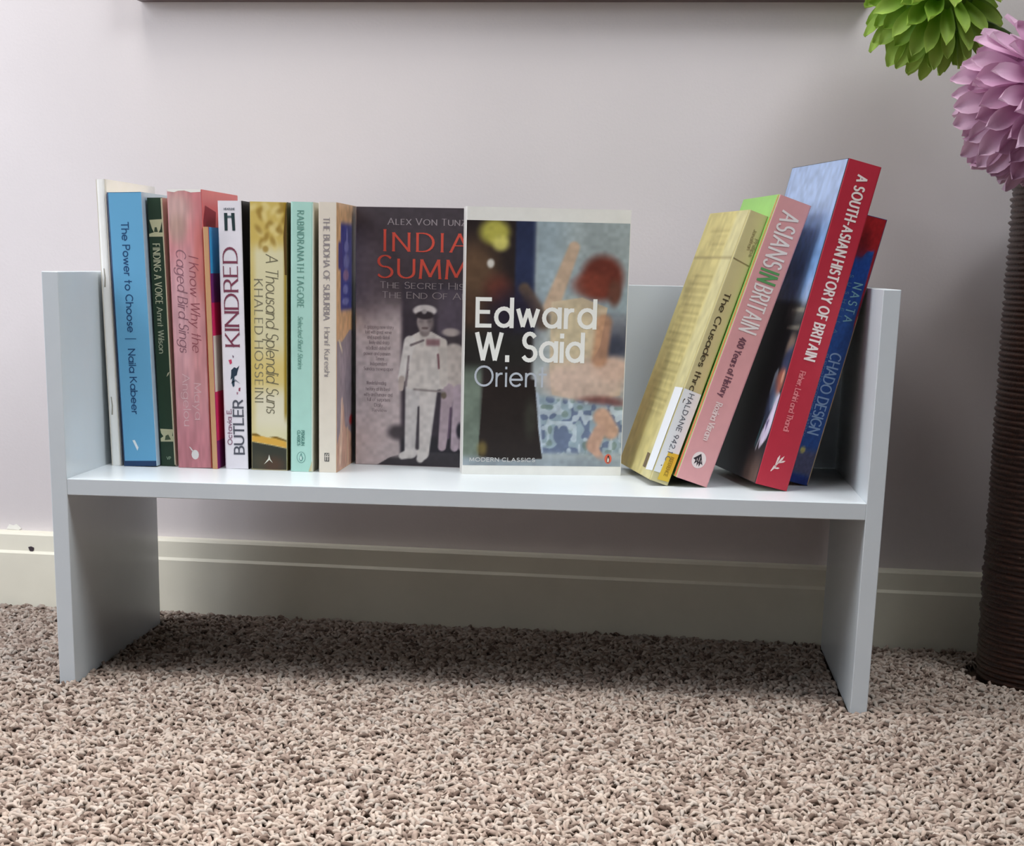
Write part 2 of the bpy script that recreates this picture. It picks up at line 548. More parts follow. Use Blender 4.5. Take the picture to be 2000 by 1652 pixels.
class Book:
    """x = thickness, y = depth from the spine, z = height; pivot edge at the lowest long corner"""

    def __init__(self, name, label, x, y, yaw, lean, T_, H_, D_, side, spine, left, right_, rough=.42, r=1.6, category='book', pages=None):
        self.T, self.H, self.D = T_, H_, D_
        self.ox = T_ if side > 0 else 0.0
        self.root = thing(name, label, category, (x, y, ZB + .05), BOOKS, rot_book(yaw, lean))
        ct = .55
        prof = []
        r = min(r, T_ * .45)
        segs = 4
        out = [(0, D_)]
        out += [(r - r * math.cos(math.pi / 2 * i / segs), r - r * math.sin(math.pi / 2 * i / segs)) for i in range(segs + 1)]
        out += [(T_ - r + r * math.sin(math.pi / 2 * i / segs), r - r * math.cos(math.pi / 2 * i / segs)) for i in range(segs + 1)]
        out += [(T_, D_)]
        inn = [(T_ - ct, D_), (T_ - ct, ct), (ct, ct), (ct, D_)]
        n, k = len(out), len(inn)
        vs = [(px - self.ox, py, z) for z in (0, H_) for px, py in out + inn]
        tot = n + k
        fs, mi = [], []
        for i in range(n - 1):
            fs.append((i, i + 1, tot + i + 1, tot + i))
            mi.append(1 if i < segs // 2 + 1 else (2 if i >= n - 2 - segs // 2 else 0))
        for i in range(k - 1):
            a = n + i
            fs.append((a, a + 1, tot + a + 1, tot + a))
            mi.append(3)
        for a, b in ((n - 1, n), (tot - 1, 0)):
            fs.append((a, b, tot + b, tot + a))
            mi.append(3)
        ring_l = [0, 1] + list(range(2, n // 2)) + [n + 2, n + 3]
        # end caps of the wrap, three strips
        h = n // 2
        for z in (0, 1):
            off = z * tot
            polys = [list(range(0, h)) + [n + 2, n + 3], list(range(h, n)) + [n, n + 1], [h - 1, h, n + 1, n + 2]]
            for p_ in polys:
                idx = [off + q for q in p_]
                fs.append(tuple(idx if z else idx[::-1]))
                mi.append(3)
        me = mesh('cover', vs, fs)
        ms = [spine, left, right_]
        self.cover = obj('cover', me, [mat('cover_%02x%02x%02x' % tuple(c), c, rough, .4, noise=.03, scale=90) for c in ms] + [M_card], self.root)
        for p_, q in zip(me.polygons, mi):
            p_.material_index = q
        bm = bmesh.new()
        bm.from_mesh(me)
        bmesh.ops.recalc_face_normals(bm, faces=bm.faces[:])
        bm.to_mesh(me)
        bm.free()
        box('page_block', (ct + .05 - self.ox, T_ - ct - .05 - self.ox, ct + .05, D_ - 1.2, .4, H_ - .4), pages or M_pages, self.root)

    def spine(self, lift=.12):
        return lambda s, h: (s - self.ox, -lift, h)

    def right(self, lift=.12):                       # s runs from the spine to the fore edge
        return lambda s, h: (self.T + lift - self.ox, s, h)

    def left(self, lift=.12):
        return lambda s, h: (-lift - self.ox, s, h)

    def text(self, name, t, face, *a, lift=.2, **k):
        fr = {'spine': self.spine, 'right': self.right, 'left': self.left}[face](lift)
        return letters(name, t, self.root, fr, *a, sign=(-1 if face == 'left' else 1), **k)

    def patch(self, name, face, pts, rgb, lift=.12):
        fr = {'spine': self.spine, 'right': self.right, 'left': self.left}[face](lift)
        return shape(name, self.root, fr, pts, rgb)


def rectp(s0, s1, h0, h1):
    return [(s0, h0), (s1, h0), (s1, h1), (s0, h1)]


# 1 white stapled booklet
b = Book('booklet', 'thin white stapled booklet, tallest at the left end, leaning toward the left panel', 18.2, 98.8, 0, -.022, 8.6, 218, 146, -1,
         (252, 252, 249), (248, 247, 243), (254, 254, 252), r=3.0)
for h0 in (138, 40):
    b.patch('staple', 'spine', [(2.6, h0), (3.9, h0), (4.3, h0 + 7), (3.7, h0 + 14), (2.9, h0 + 14), (3.3, h0 + 7)], (168, 164, 152))

# 2 blue
b = Book('paperback_book', 'sky blue paperback with dark blue title running down its wide spine', 29.0, 96.6, 0, -.030, 27.4, 208.5, 128, -1,
         (30, 62, 104), (24, 52, 92), (190, 214, 232))
b.patch('spine_panel', 'spine', [(1.4, 4.2), (27.2, 4.2), (27.3, 208.2), (1.4, 208.2)], (104, 172, 214), .1)
b.text('title_lettering', 'The Power to Choose', 'spine', (10.4, 186.2), 'down', 5.4, 82, rgb=(24, 70, 118), thick=.15, slant=0)
b.text('divider_line', '|', 'spine', (9.0, 99), 'down', 7, rgb=(40, 92, 140), thick=.09)
b.text('author_lettering', 'Naila Kabeer', 'spine', (9.8, 91.0), 'down', 5.2, 50, rgb=(24, 70, 118), thick=.15)
b.patch('publisher_mark', 'spine', [(8.6, 20.4), (10.6, 20.6), (13.2, 14.6), (12.2, 12.2)], (232, 240, 246), .2)
b.patch('publisher_mark', 'spine', [(12.4, 12.4), (13.3, 14.6), (14.4, 19.8), (13.9, 17.5)], (190, 222, 240), .2)

# 3 dark green
b = Book('paperback_book', 'slim dark green paperback with cream bands and worn cream right edge', 57.2, 105.8, 0, -.026, 12.4, 205.4, 128, -1,
         (36, 62, 44), (30, 50, 38), (226, 220, 196), r=1.2)
b.patch('worn_edge', 'spine', [(11.3, 1), (12.2, 1), (12.2, 205), (11.0, 205), (11.5, 150), (11.2, 80)], (214, 210, 178), .11)
b.patch('cream_band', 'spine', [(1.2, 189), (11.6, 189.5), (9.6, 182), (8.2, 179.6), (11.8, 179.6), (11.8, 176.5), (.5, 176.5), (.5, 178.6), (4.4, 179.8), (3.0, 182.5)], (206, 208, 170), .13)
b.patch('band_motif', 'spine', [(4.6, 180), (7.6, 180), (6.8, 183.5), (5.2, 183.5)], (60, 78, 58), .2)
b.patch('cream_band', 'spine', [(1.0, 29.5), (11.6, 29), (10.6, 24), (11.8, 23), (11.8, 19.4), (1.0, 19.4), (1.0, 22), (3.4, 23.5), (1.6, 26)], (196, 196, 160), .13)
b.patch('band_motif', 'spine', [(4.4, 20.5), (9.4, 21), (7.4, 25), (5.2, 24)], (74, 88, 64), .2)
b.text('title_lettering', 'FINDING A VOICE', 'spine', (3.0, 171), 'down', 5.4, 45, rgb=(206, 212, 180), thick=.13, thin=.08, serif=.07, gap=.3)
b.text('author_lettering', 'Amrit Wilson', 'spine', (3.6, 123.4), 'down', 4.4, 35, rgb=(176, 186, 160), thick=.15, thin=.09, serif=.07)
b.patch('scuff_mark', 'spine', [(8.4, 70), (9.6, 73), (11, 74), (10, 71.5)], (200, 200, 170), .2)
b.text('imprint_lettering', 'VP', 'spine', (5.2, 5.2), 'right', 2.2, rgb=(150, 176, 150), thick=.2)

# 4 pink worn paperback
b = Book('paperback_book', 'worn dusty pink paperback with faded grey italic title on its thick spine', 73.2, 98.4, 0, -.017, 27.4, 211.5, 128, -1,
         (206, 140, 148), (190, 120, 124), (226, 112, 112))
cv = Canvas(22, 120, (204, 150, 156))
cv.rect(-.1, 1.1, .74, 1.1, (206, 128, 132), .12)
cv.blob(.2, .93, .5, .07, (212, 184, 178), .6, .8)
cv.blob(.25, .86, .28, .05, (184, 152, 140), .6, .9)
cv.blob(.45, .6, .6, .2, (216, 168, 176), .6, .8)
cv.blob(.8, .55, .3, .3, (206, 140, 142), .6, .7)
cv.blob(.95, .75, .22, .13, (182, 96, 88), .5, .6)
cv.rect(-.1, 1.1, -.1, .2, (190, 120, 130), .14, .8)
cv.mottle(.09, 18, 3)
picture('spine_print', b.root, b.spine(.1), .9, 26.6, .3, 211.2, cv, M_print_matt)
b.text('title_lettering', 'I Know Why the', 'spine', (15.6, 162.4), 'down', 7.0, 72, rgb=(150, 82, 92), thick=.1, thin=.05, slant=.25)
b.text('title_lettering', 'Caged Bird Sings', 'spine', (5.6, 167.4), 'down', 7.4, 77, rgb=(142, 100, 112), thick=.11, thin=.05, slant=.25)
b.text('author_lettering', 'Maya', 'spine', (15.6, 66), 'down', 5.6, 28, rgb=(216, 178, 184), thick=.12, thin=.06)
b.text('author_lettering', 'Angelou', 'spine', (6.6, 73), 'down', 5.6, 40, rgb=(220, 184, 190), thick=.12, thin=.06)
b.patch('publisher_mark', 'spine', ring_pts(14.4, 10.4, 3.0, 3.8, 12), (226, 222, 222), .2)
b.patch('publisher_mark', 'spine', [(9.6, 16.6), (10.6, 16.4), (13.2, 13.2), (12.2, 12.6)], (222, 214, 214), .2)
b.patch('torn_white_edge', 'spine', [(.6, 210.0), (6, 209.4), (9, 210.4), (14, 210.6), (19, 209.2), (26.6, 209.6), (26.8, 211.5), (.4, 211.5)], (246, 244, 238), .16)
b.patch('dark_cover_patch', 'right', [(3, 172), (40, 172), (46, 196), (10, 200), (2, 188)], (140, 26, 44), .12)

# 5 thin tan-spined book
b = Book('paperback_book', 'thinnest short book with tan spine, beside the white novel with maroon lettering', 101.7, 96.2, 0, -.020, 4.4, 184.5, 120, -1,
         (204, 158, 116), (196, 150, 110), (190, 40, 110), r=.8)
for i, (h0, h1, c) in enumerate(((150, 184.3, (60, 166, 220)), (128, 150, (120, 40, 116)), (103, 128, (226, 40, 104)), (60, 103, (238, 226, 214)),
                                 (22, 60, (226, 50, 104)), (.3, 22, (134, 40, 108)))):
    b.patch('cover_stripe', 'right', [(.8, h0), (118, h0 - 14 if h0 > 1 else h0), (118, h1), (.8, h1)], c, .1 + .02 * i)
b.patch('cover_stripe', 'right', [(30, 130), (118, 120), (118, 184), (34, 184)], (20, 60, 120), .3)

# 6 white with maroon letters
b = Book('paperback_book', 'white spined novel with large maroon serif capitals reading upward and black front cover', 111.0, 101.1, 0, -.012, 19.2, 204, 128, -1,
         (238, 234, 242), (236, 232, 238), (22, 22, 22))
b.text('title_lettering', 'KINDRED', 'spine', (14.3, 95.6), 'up', 11.0, 73.4, rgb=(128, 62, 84), thick=.16, thin=.06, serif=.11)
b.text('author_lettering', 'BUTLER', 'spine', (15.6, 12), 'up', 7.6, 41.6, rgb=(86, 88, 100), thick=.2, thin=.14)
b.text('author_lettering', 'Octavia E.', 'spine', (6.2, 19), 'up', 3.4, 27.5, rgb=(150, 110, 132), thick=.2)
b.patch('publisher_mark', 'spine', [(5.0, 195), (7.6, 195), (7.5, 182), (5.2, 182)], (34, 56, 60), .2)
b.patch('publisher_mark', 'spine', [(10.6, 195), (13.2, 195), (13.5, 182), (11.3, 182)], (34, 56, 60), .2)
b.patch('publisher_mark', 'spine', [(7.5, 193), (10.7, 193), (10.8, 191.4), (7.5, 191.4)], (90, 110, 116), .2)
b.text('imprint_lettering', 'HEADLINE', 'spine', (5.0, 197.2), 'right', 1.4, 8.4, rgb=(110, 116, 126), thick=.22)
b.patch('bird_emblem', 'spine', [(7.2, 77), (9.6, 79.2), (11.6, 78.4), (13.8, 80.6), (12.2, 76), (11.4, 73), (8.8, 71.6), (6.4, 69.4), (7.0, 73.4)], (40, 56, 74), .2)
b.patch('bird_emblem', 'spine', [(8.2, 71.4), (9.6, 72), (9.4, 64.6), (8.2, 64), (7.2, 67.4)], (52, 74, 92), .2)
b.patch('bird_emblem', 'spine', [(10.2, 70), (14.4, 66.4), (10.6, 68.6), (6.2, 66.4)], (130, 136, 150), .2)
b.patch('petal_emblem', 'spine', [(5.2, 84.6), (7.6, 85.2), (8.0, 82.4), (6.4, 81.2)], (204, 70, 104), .2)
b.patch('petal_emblem', 'spine', [(8.4, 88.6), (9.6, 87.6), (9.2, 86), (8.6, 87)], (110, 86, 110), .2)
b.patch('petal_emblem', 'spine', [(12.8, 63.2), (14.2, 63.6), (13.8, 60.6), (12.6, 61)], (150, 60, 84), .2)
b.patch('petal_emblem', 'spine', [(11.0, 60.0), (12.2, 60), (12.0, 58.2), (11, 58.4)], (170, 120, 140), .2)

# 7 golden spine
b = Book('paperback_book', 'cream and gold spined paperback with leafy gold top and dark foot', 162.1, 99.2, 0, .007, 29.6, 203.7, 128, 1,
         (226, 214, 164), (60, 48, 24), (92, 72, 20))
cv = Canvas(44, 260, (224, 216, 176), 6.8)
cv.rect(-.1, 1.1, .3, .44, (222, 196, 116), .06, .8)
cv.rect(-.1, 1.1, .16, .3, (230, 222, 196), .04)
cv.blob(.0, .55, .12, .4, (206, 182, 96), .9, .8)
cv.rect(-.1, 1.1, .84, 1.1, (208, 180, 92), .03, .9)
rr = np.random.default_rng(5)
for i in range(26):
    cx, cy = rr.uniform(.05, .95), rr.uniform(.845, .99)
    cv.blob(cx, cy, .13, .010, (158, 126, 54) if i % 2 else (226, 208, 140), .7, .8, rr.uniform(20, 160))
cv.blob(.42, .83, .08, .012, (160, 128, 56), .4, .8, 80)
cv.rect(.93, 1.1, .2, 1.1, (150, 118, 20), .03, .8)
cv.poly([(0, .128), (.2, .132), (.45, .124), (.7, .122), (1, .108), (1, .086), (.6, .096), (0, .108)], (222, 172, 74))
cv.poly([(0, .138), (.15, .138), (.28, .128), (0, .129)], (132, 100, 34))
cv.poly([(.5, .126), (.7, .13), (1, .116), (1, .11), (.7, .121)], (128, 98, 36))
cv.poly([(0, 0), (1, 0), (1, .084), (.6, .094), (0, .106)], (54, 56, 46))
cv.blob(.6, .02, .3, .03, (88, 60, 44), .7, .8)
cv.blob(.2, .03, .2, .03, (80, 74, 56), .7, .6)
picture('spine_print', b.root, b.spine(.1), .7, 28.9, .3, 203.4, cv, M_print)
b.text('title_lettering', 'A Thousand Splendid Suns', 'spine', (12.8, 165), 'down', 9.4, 120, rgb=(112, 106, 84), thick=.075, thin=.06, slant=.15, gap=.16)
b.text('author_lettering', 'KHALED HOSSEINI', 'spine', (3.6, 146), 'down', 6.4, 93, rgb=(128, 122, 100), thick=.13, thin=.06, serif=.1, gap=.34)
b.patch('publisher_mark', 'spine', [(14.6, 12.2), (15.6, 8.6), (17.6, 5.6), (14.8, 8.0), (10.4, 4.4), (13.8, 9)], (222, 222, 208), .2)
b.patch('spine_corner_dark_cover', 'spine', [(27.6, 150), (29.2, 150), (29.2, 203), (28.6, 203), (26.6, 178)], (92, 66, 14), .18)  # dark brown-gold cover colour along the right edge of the spine

# 8 mint
b = Book('paperback_book', 'pale mint green paperback spine with grey green capitals running down', 182.9, 95.3, 0, .009, 17.9, 204, 128, 1,
         (178, 222, 210), (160, 200, 190), (212, 210, 190))
b.text('author_lettering', 'RABINDRANATH TAGORE', 'spine', (5.4, 197.4), 'down', 4.9, 71.5, rgb=(98, 150, 138), thick=.13, thin=.07, serif=.08, gap=.34, small=None)
b.text('title_lettering', 'Selected Short Stories', 'spine', (6.0, 119.4), 'down', 3.6, 39.6, rgb=(108, 158, 146), thick=.13, thin=.08, slant=.25)
b.text('imprint_lettering', 'PENGUIN', 'spine', (8.9, 32), 'down', 2.2, 11.4, rgb=(96, 146, 136), thick=.22)
b.text('imprint_lettering', 'CLASSICS', 'spine', (5.6, 32), 'down', 2.2, 11.4, rgb=(96, 146, 136), thick=.22)
for rx in ((3.5, 4.4, (112, 160, 152), .14), (3.0, 3.9, (178, 222, 210), .17)):
    b.patch('publisher_mark', 'spine', ring_pts(8.6, 11.2, rx[0], rx[1], 22), rx[2], rx[3])
b.patch('publisher_mark', 'spine', [(8.4, 14.6), (9.4, 14.2), (9.2, 12.8), (10.4, 10.8), (9.6, 8.4), (8, 8.0), (7.0, 9.8), (7.6, 12.4)], (112, 160, 152), .2)
b.patch('publisher_mark', 'spine', [(8.3, 12.6), (9.1, 11.4), (9.1, 9.4), (8.0, 9.0), (7.6, 10.6)], (214, 236, 230), .23)
b.patch('worn_corner', 'spine', [(14.6, .4), (17.4, .4), (17.4, 9), (16.2, 5.0)], (206, 198, 160), .15)
b.patch('worn_edge', 'spine', [(16.9, .4), (17.6, .4), (17.6, 203), (17.1, 203)], (216, 232, 222), .13)

# 9 cream spine with picture front
b = Book('paperback_book', 'cream spined paperback with purple and peach picture on its right cover', 201.9, 96.0, 0, .003, 14.2, 204.2, 128, 1,
         (230, 220, 206), (220, 208, 196), (222, 178, 134), r=1.0)
b.text('title_lettering', 'THE BUDDHA OF SUBURBIA', 'spine', (4.0, 193), 'down', 4.6, 76, rgb=(146, 138, 142), thick=.16, thin=.07, serif=.1)
b.text('author_lettering', 'Hanif Kureishi', 'spine', (4.6, 111.4), 'down', 4.2, 37, rgb=(150, 142, 144), thick=.14, thin=.07, serif=.06)
b.patch('publisher_mark', 'spine', rectp(4.6, 8.4, 8.6, 15.2), (84, 80, 80), .15)
b.text('publisher_mark', 'ff', 'spine', (5.3, 9.4), 'right', 5.0, 2.6, rgb=(226, 218, 206), thick=.14, lift=.25)
cv = Canvas(60, 180, (222, 176, 130), 1.6)
cv.rect(.14, .62, .605, .93, (64, 66, 142), .015)
cv.rect(.05, .2, .76, .86, (72, 64, 130), .01)
for i, (cu, cvv, ru, rv) in enumerate(((.38, .885, .03, .03), (.36, .845, .09, .022), (.36, .79, .11, .028), (.34, .738, .11, .022), (.33, .685, .1, .018), (.33, .64, .13, .014))):
    cv.blob(cu, cvv, ru, rv, (140, 140, 196) if i != 3 else (178, 130, 160), .3, .75)
cv.rect(-.1, .62, .5, .6, (220, 170, 122), .02)
cv.poly([(-.1, 0), (-.1, .5), (.2, .49), (.5, .53), (1.1, .5), (1.1, 0)], (150, 134, 142))
cv.poly([(.05, .5), (.1, .5), (.22, .455), (.2, .44)], (238, 216, 186))
cv.poly([(0, 0), (0, .1), (.15, .16), (.25, .26), (.32, .16), (.6, .12), (.65, 0)], (206, 160, 138))
cv.limb((.2, .26), (.14, .05), .03, .05, (232, 196, 172), .3)
cv.limb((.42, .14), (.44, .0), .025, .03, (226, 190, 160), .3)
cv.blob(.58, .175, .09, .02, (176, 42, 46), .3)
cv.blob(.3, .4, .2, .06, (164, 146, 156), .6, .7)
cv.blob(.45, .32, .12, .08, (132, 122, 132), .6, .7)
cv.rect(.62, 1.1, -.1, 1.1, (90, 74, 62), .05, .7)
cv.mottle(.1, 24, 9)
picture('cover_print', b.root, b.right(.1), 1.0, 127, .4, 203.8, cv, M_print)

# 10 front-facing cover with a naval officer
b = Book('paperback_book', 'front facing paperback with red title over a photo of men in white uniform', 205.9, 165.8, math.radians(-94), 0, 30, 203.4, 130, 1,
         (60, 52, 56), (70, 60, 64), (176, 164, 166), r=1.0)
cv = Canvas(150, 236, (204, 190, 192), 203.4 / 130)
U = lambda px: (px - 693) / 297.0            # cover is 297 wide and 502 high in the units used below
V = lambda py: 1 - (py - 404) / 504.0
cv.rect(-.1, 1.1, .62, 1.1, (70, 60, 66), .1)
cv.rect(-.1, .16, .6, .9, (120, 108, 114), .1, .7)
cv.rect(-.1, 1.1, .9, 1.1, (66, 58, 64), .06)
cv.rect(U(780), 1.1, .0, .72, (62, 54, 64), .02)
cv.rect(U(848), U(915), V(650), V(560), (96, 86, 100), .02, .9)
cv.rect(U(790), U(860), V(600), V(575), (96, 88, 96), .05, .6)
cv.rect(U(780), 1.1, -.1, V(850), (40, 38, 46), .02)
cv.poly([(-.05, -.05), (U(720), -.02), (U(760), V(892)), (U(800), V(880)), (1.1, V(880)), (1.1, -.1)], (62, 58, 64))
cv.rect(-.1, U(778), V(892), V(868), (196, 184, 186), .01, .6)
cv.blob(U(775), V(842), .07, .03, (66, 60, 66), .5, .9)
# far figures
for fx, k in ((880, 1.0), (920, .95)):
    cv.blob(U(fx), V(660), .05, .03, (70, 62, 68), .3)
    cv.blob(U(fx - 6), V(641), .055, .016, (196, 184, 180), .3, .9)
    cv.limb((U(fx), V(690)), (U(fx), V(745)), .085, .085, (206, 196, 190), .15)
    cv.limb((U(fx - 10), V(755)), (U(fx - 20), V(868)), .042, .026, (186, 168, 178), .15)
    cv.limb((U(fx + 12), V(755)), (U(fx + 4), V(868)), .04, .026, (192, 174, 186), .15)
cv.limb((U(876), V(790)), (U(872), V(850)), .007, .006, (104, 84, 106), .5)
cv.blob(U(893), V(835), .02, .03, (44, 42, 52), .4)
cv.blob(U(862), V(765), .018, .014, (112, 100, 88), .3)
# main figure: trousers, tunic, arms, head, cap
wht = (222, 216, 212)
cv.limb((U(806), V(750)), (U(800), V(880)), .060, .042, (216, 212, 212), .12)
cv.limb((U(833), V(750)), (U(823), V(882)), .058, .040, (222, 216, 214), .12)
cv.limb((U(814), V(790)), (U(812), V(872)), .006, .012, (70, 64, 72), .5)
cv.limb((U(797), V(884)), (U(783), V(889)), .030, .022, (226, 222, 220), .2)
cv.limb((U(822), V(886)), (U(818), V(894)), .034, .024, (226, 222, 220), .2)
cv.poly([(U(798), V(650)), (U(816), V(640)), (U(836), V(640)), (U(858), V(652)), (U(864), V(680)), (U(862), V(752)), (U(840), V(756)), (U(790), V(754)),
         (U(796), V(700))], wht)
cv.limb((U(796), V(662)), (U(781), V(735)), .038, .024, (228, 224, 222), .12)
cv.limb((U(781), V(735)), (U(780), V(754)), .020, .016, (198, 184, 178), .2)
cv.limb((U(858), V(662)), (U(862), V(740)), .03, .026, (214, 206, 200), .12)
cv.limb((U(794), V(690)), (U(789), V(748)), .006, .007, (140, 128, 132), .5)
cv.limb((U(798), V(668)), (U(822), V(658)), .007, .006, (120, 108, 112), .5)
cv.rect(U(827), U(853), V(668), V(655), (128, 88, 96), .008, .8)
cv.limb((U(850), V(685)), (U(852), V(712)), .006, .005, (120, 70, 80), .5)
cv.limb((U(805), V(755)), (U(862), V(758)), .006, .006, (156, 146, 146), .5)
cv.limb((U(824), V(640)), (U(824), V(626)), .034, .036, (150, 138, 138), .2)
cv.blob(U(824), V(622), .050, .040, (176, 164, 164), .15)
cv.blob(U(836), V(624), .02, .03, (122, 112, 114), .6, .8)
cv.rect(U(812), U(822), V(622), V(619), (90, 82, 84), .01, .8)
cv.rect(U(828), U(837), V(622), V(619), (84, 76, 80), .01, .8)
cv.limb((U(820), V(634)), (U(829), V(634)), .006, .006, (112, 94, 96), .5)
cv.blob(U(824), V(600), .075, .022, (222, 216, 216), .15)
cv.blob(U(824), V(609), .058, .016, (56, 48, 54), .2)
cv.blob(U(823), V(602), .016, .009, (176, 170, 172), .3)
cv.mottle(.07, 40, 21)
picture('cover_print', b.root, lambda s, h: b.right(.1)(s, h), .8, 129.4, .4, 203.2, cv, M_print)


def cover_text(bk, name, t, px0, px1, py, cap_px, rgb, **k):
    mm = 130 / 297.0
    hm = 203.4 / 504.0
    bk.text(name, t, 'right', ((px0 - 693) * mm, 203.4 - (py - 404) * hm), 'right', cap_px * hm, (px1 - px0) * mm, rgb=rgb, **k)


cover_text(b, 'author_lettering', 'ALEX VON TUNZELMANN', 754, 970, 437, 12, (152, 142, 146), thick=.16, thin=.07, serif=.1, gap=.26, small=.86)
cover_text(b, 'title_lettering', 'INDIAN', 748, 948, 487, 40, (206, 78, 62), thick=.13, thin=.05, serif=.08, gap=.34, small=.86)
cover_text(b, 'title_lettering', 'SUMMER', 735, 972, 538, 42, (206, 78, 62), thick=.13, thin=.05, serif=.08, gap=.24, small=.84)
cover_text(b, 'subtitle_lettering', 'THE SECRET HISTORY OF', 740, 990, 558, 12, (158, 148, 150), thick=.14, thin=.06, serif=.09, small=.86)
cover_text(b, 'subtitle_lettering', 'THE END OF AN EMPIRE', 744, 980, 577, 12, (158, 148, 150), thick=.14, thin=.06, serif=.09, small=.86)
for i, (x0, x1, y) in enumerate(((710, 766, 634), (712, 762, 644), (716, 758, 654), (720, 758, 664), (714, 760, 675), (710, 760, 686), (732, 748, 696),
                                 (722, 754, 706), (710, 766, 716), (715, 752, 744), (714, 760, 756), (710, 764, 767), (716, 760, 777), (730, 746, 788), (726, 754, 798))):
    words = ('A gripping new story', 'told with great verve', 'and superb detail', 'lively and sharp', 'a brilliant debut of', 'power and passion', 'Times',
             'Independent', 'Sunday newspaper', 'Wonderful reading', 'history at its best', 'witty and humane and', 'full of surprises', 'Daily', 'Review')
    cover_text(b, 'quote_lettering', words[i], x0, x1, y + 3, 6.5, (160, 146, 150), thick=.14, thin=.1)

# 11 front-facing classic with white bands
b = Book('paperback_book', 'front facing classic with white bands and large white author lettering on a painting', 300.4, 113.0, math.radians(-90 + 10.8), 0, 22, 203.6, 128.4, 1,
         (236, 236, 232), (236, 236, 232), (240, 239, 234), r=1.0)
cv = Canvas(160, 236, (168, 176, 178), 186.5 / 127)
cv.rect(-.1, .42, -.1, 1.1, (44, 36, 36), .02)
cv.rect(.3, .425, .55, 1.1, (44, 52, 82), .012)
cv.rect(.425, 1.1, .62, 1.1, (158, 174, 182), .03)
cv.rect(.6, 1.1, .8, 1.1, (162, 170, 168), .1, .6)
cv.blob(.05, .8, .14, .12, (110, 84, 62), .6, .8)
cv.blob(.2, .72, .08, .06, (110, 56, 46), .7, .8)
cv.blob(.06, .62, .1, .08, (90, 66, 50), .7, .7)
cv.blob(.17, .955, .09, .05, (196, 190, 88), .4, .95)
cv.blob(.21, .91, .05, .03, (206, 200, 110), .5, .9)
cv.blob(.15, .83, .022, .018, (208, 204, 196), .4)
cv.limb((.36, .73), (.48, .60), .035, .05, (120, 98, 76), .5, .9)
cv.blob(.3, .62, .16, .1, (40, 34, 50), .6, .9)
# generic pale and ochre painted masses to the right
cv.rect(.7, 1.1, .45, .62, (96, 98, 110), .06, .9)
cv.blob(.92, .5, .1, .05, (62, 66, 82), .5, .9)
cv.limb((.66, .9), (.53, .66), .035, .05, (190, 166, 144), .3)
cv.blob(.84, .78, .13, .09, (112, 54, 44), .3)
cv.blob(.78, .75, .12, .05, (134, 66, 52), .4, .8)
cv.blob(.92, .72, .04, .05, (110, 70, 58), .5)
cv.poly([(.53, .68), (.72, .7), (.88, .66), (.84, .5), (.78, .42), (.98, .44), (.98, .3), (.76, .27), (.55, .3), (.53, .4)], (204, 186, 160))
cv.blob(.76, .36, .26, .09, (200, 176, 162), .3)
cv.blob(.92, .41, .12, .05, (214, 184, 168), .4)
cv.limb((.86, .6), (.84, .45), .05, .05, (184, 136, 106), .4, .8)
cv.blob(.66, .56, .12, .12, (206, 192, 160), .5, .8)
cv.blob(.86, .265, .16, .03, (112, 66, 64), .5, .85)
# patterned tile block
m = ss(.44, .47, cv.u) * (1 - ss(.28, .31, cv.v + .08 * (cv.u - .45))) * ss(.04, .07, cv.v)
cv.mix(m, (148, 166, 178))
n1 = vnoise(cv.u, cv.v * cv.asp, 22, 31)
n2 = vnoise(cv.u, cv.v * cv.asp, 30, 32)
cv.mix(m * (n1 > .62), (96, 108, 138), .8)
cv.mix(m * (n2 > .66), (194, 206, 214), .8)
cv.mix(m * ((n1 < .28)), (120, 140, 134), .8)
cv.limb((.455, .3), (.49, .06), .012, .012, (188, 200, 214), .5)
cv.limb((.87, .21), (.93, .15), .055, .05, (198, 160, 138), .3)
cv.limb((.86, .15), (.82, .09), .04, .045, (196, 158, 138), .3)
cv.limb((.82, .08), (.88, .03), .03, .02, (200, 160, 140), .3)
# dark block and green grey floor on the left
cv.rect(-.1, .11, -.1, .42, (112, 124, 112), .02)
cv.rect(-.1, 1.1, -.1, .035, (150, 160, 168), .02)
cv.poly([(.1, .04), (.1, .12), (.12, .33), (.2, .38), (.44, .36), (.47, .16), (.5, .03), (.3, .02)], (38, 30, 28))
cv.rect(-.1, .4, .4, .56, (38, 38, 36), .05, .8)
cv.blob(.12, .07, .03, .03, (120, 104, 56), .6, .8)
cv.blob(.42, .2, .04, .08, (56, 56, 48), .6, .8)
cv.mottle(.07, 9, 41)
cv.mottle(.06, 40, 42)
FR = b.right(.1)
picture('cover_print', b.root, FR, .5, 127.9, 7.2, 193.6, cv, M_print)
k = dict(thick=.165, thin=.15, rgb=(244, 244, 240))


def said(name, t, px0, px1, py, cap_px, **kw):
    mm, hm = 128.4 / 319.0, 203.6 / 511.0
    # lettering rows slope with the perspective in the photograph; sizes are in the plane of the cover
    b.text(name, t, 'right', ((px0 - 905) * mm, 203.6 - (py - 411) * hm), 'right', cap_px * hm, (px1 - px0) * mm, **kw)


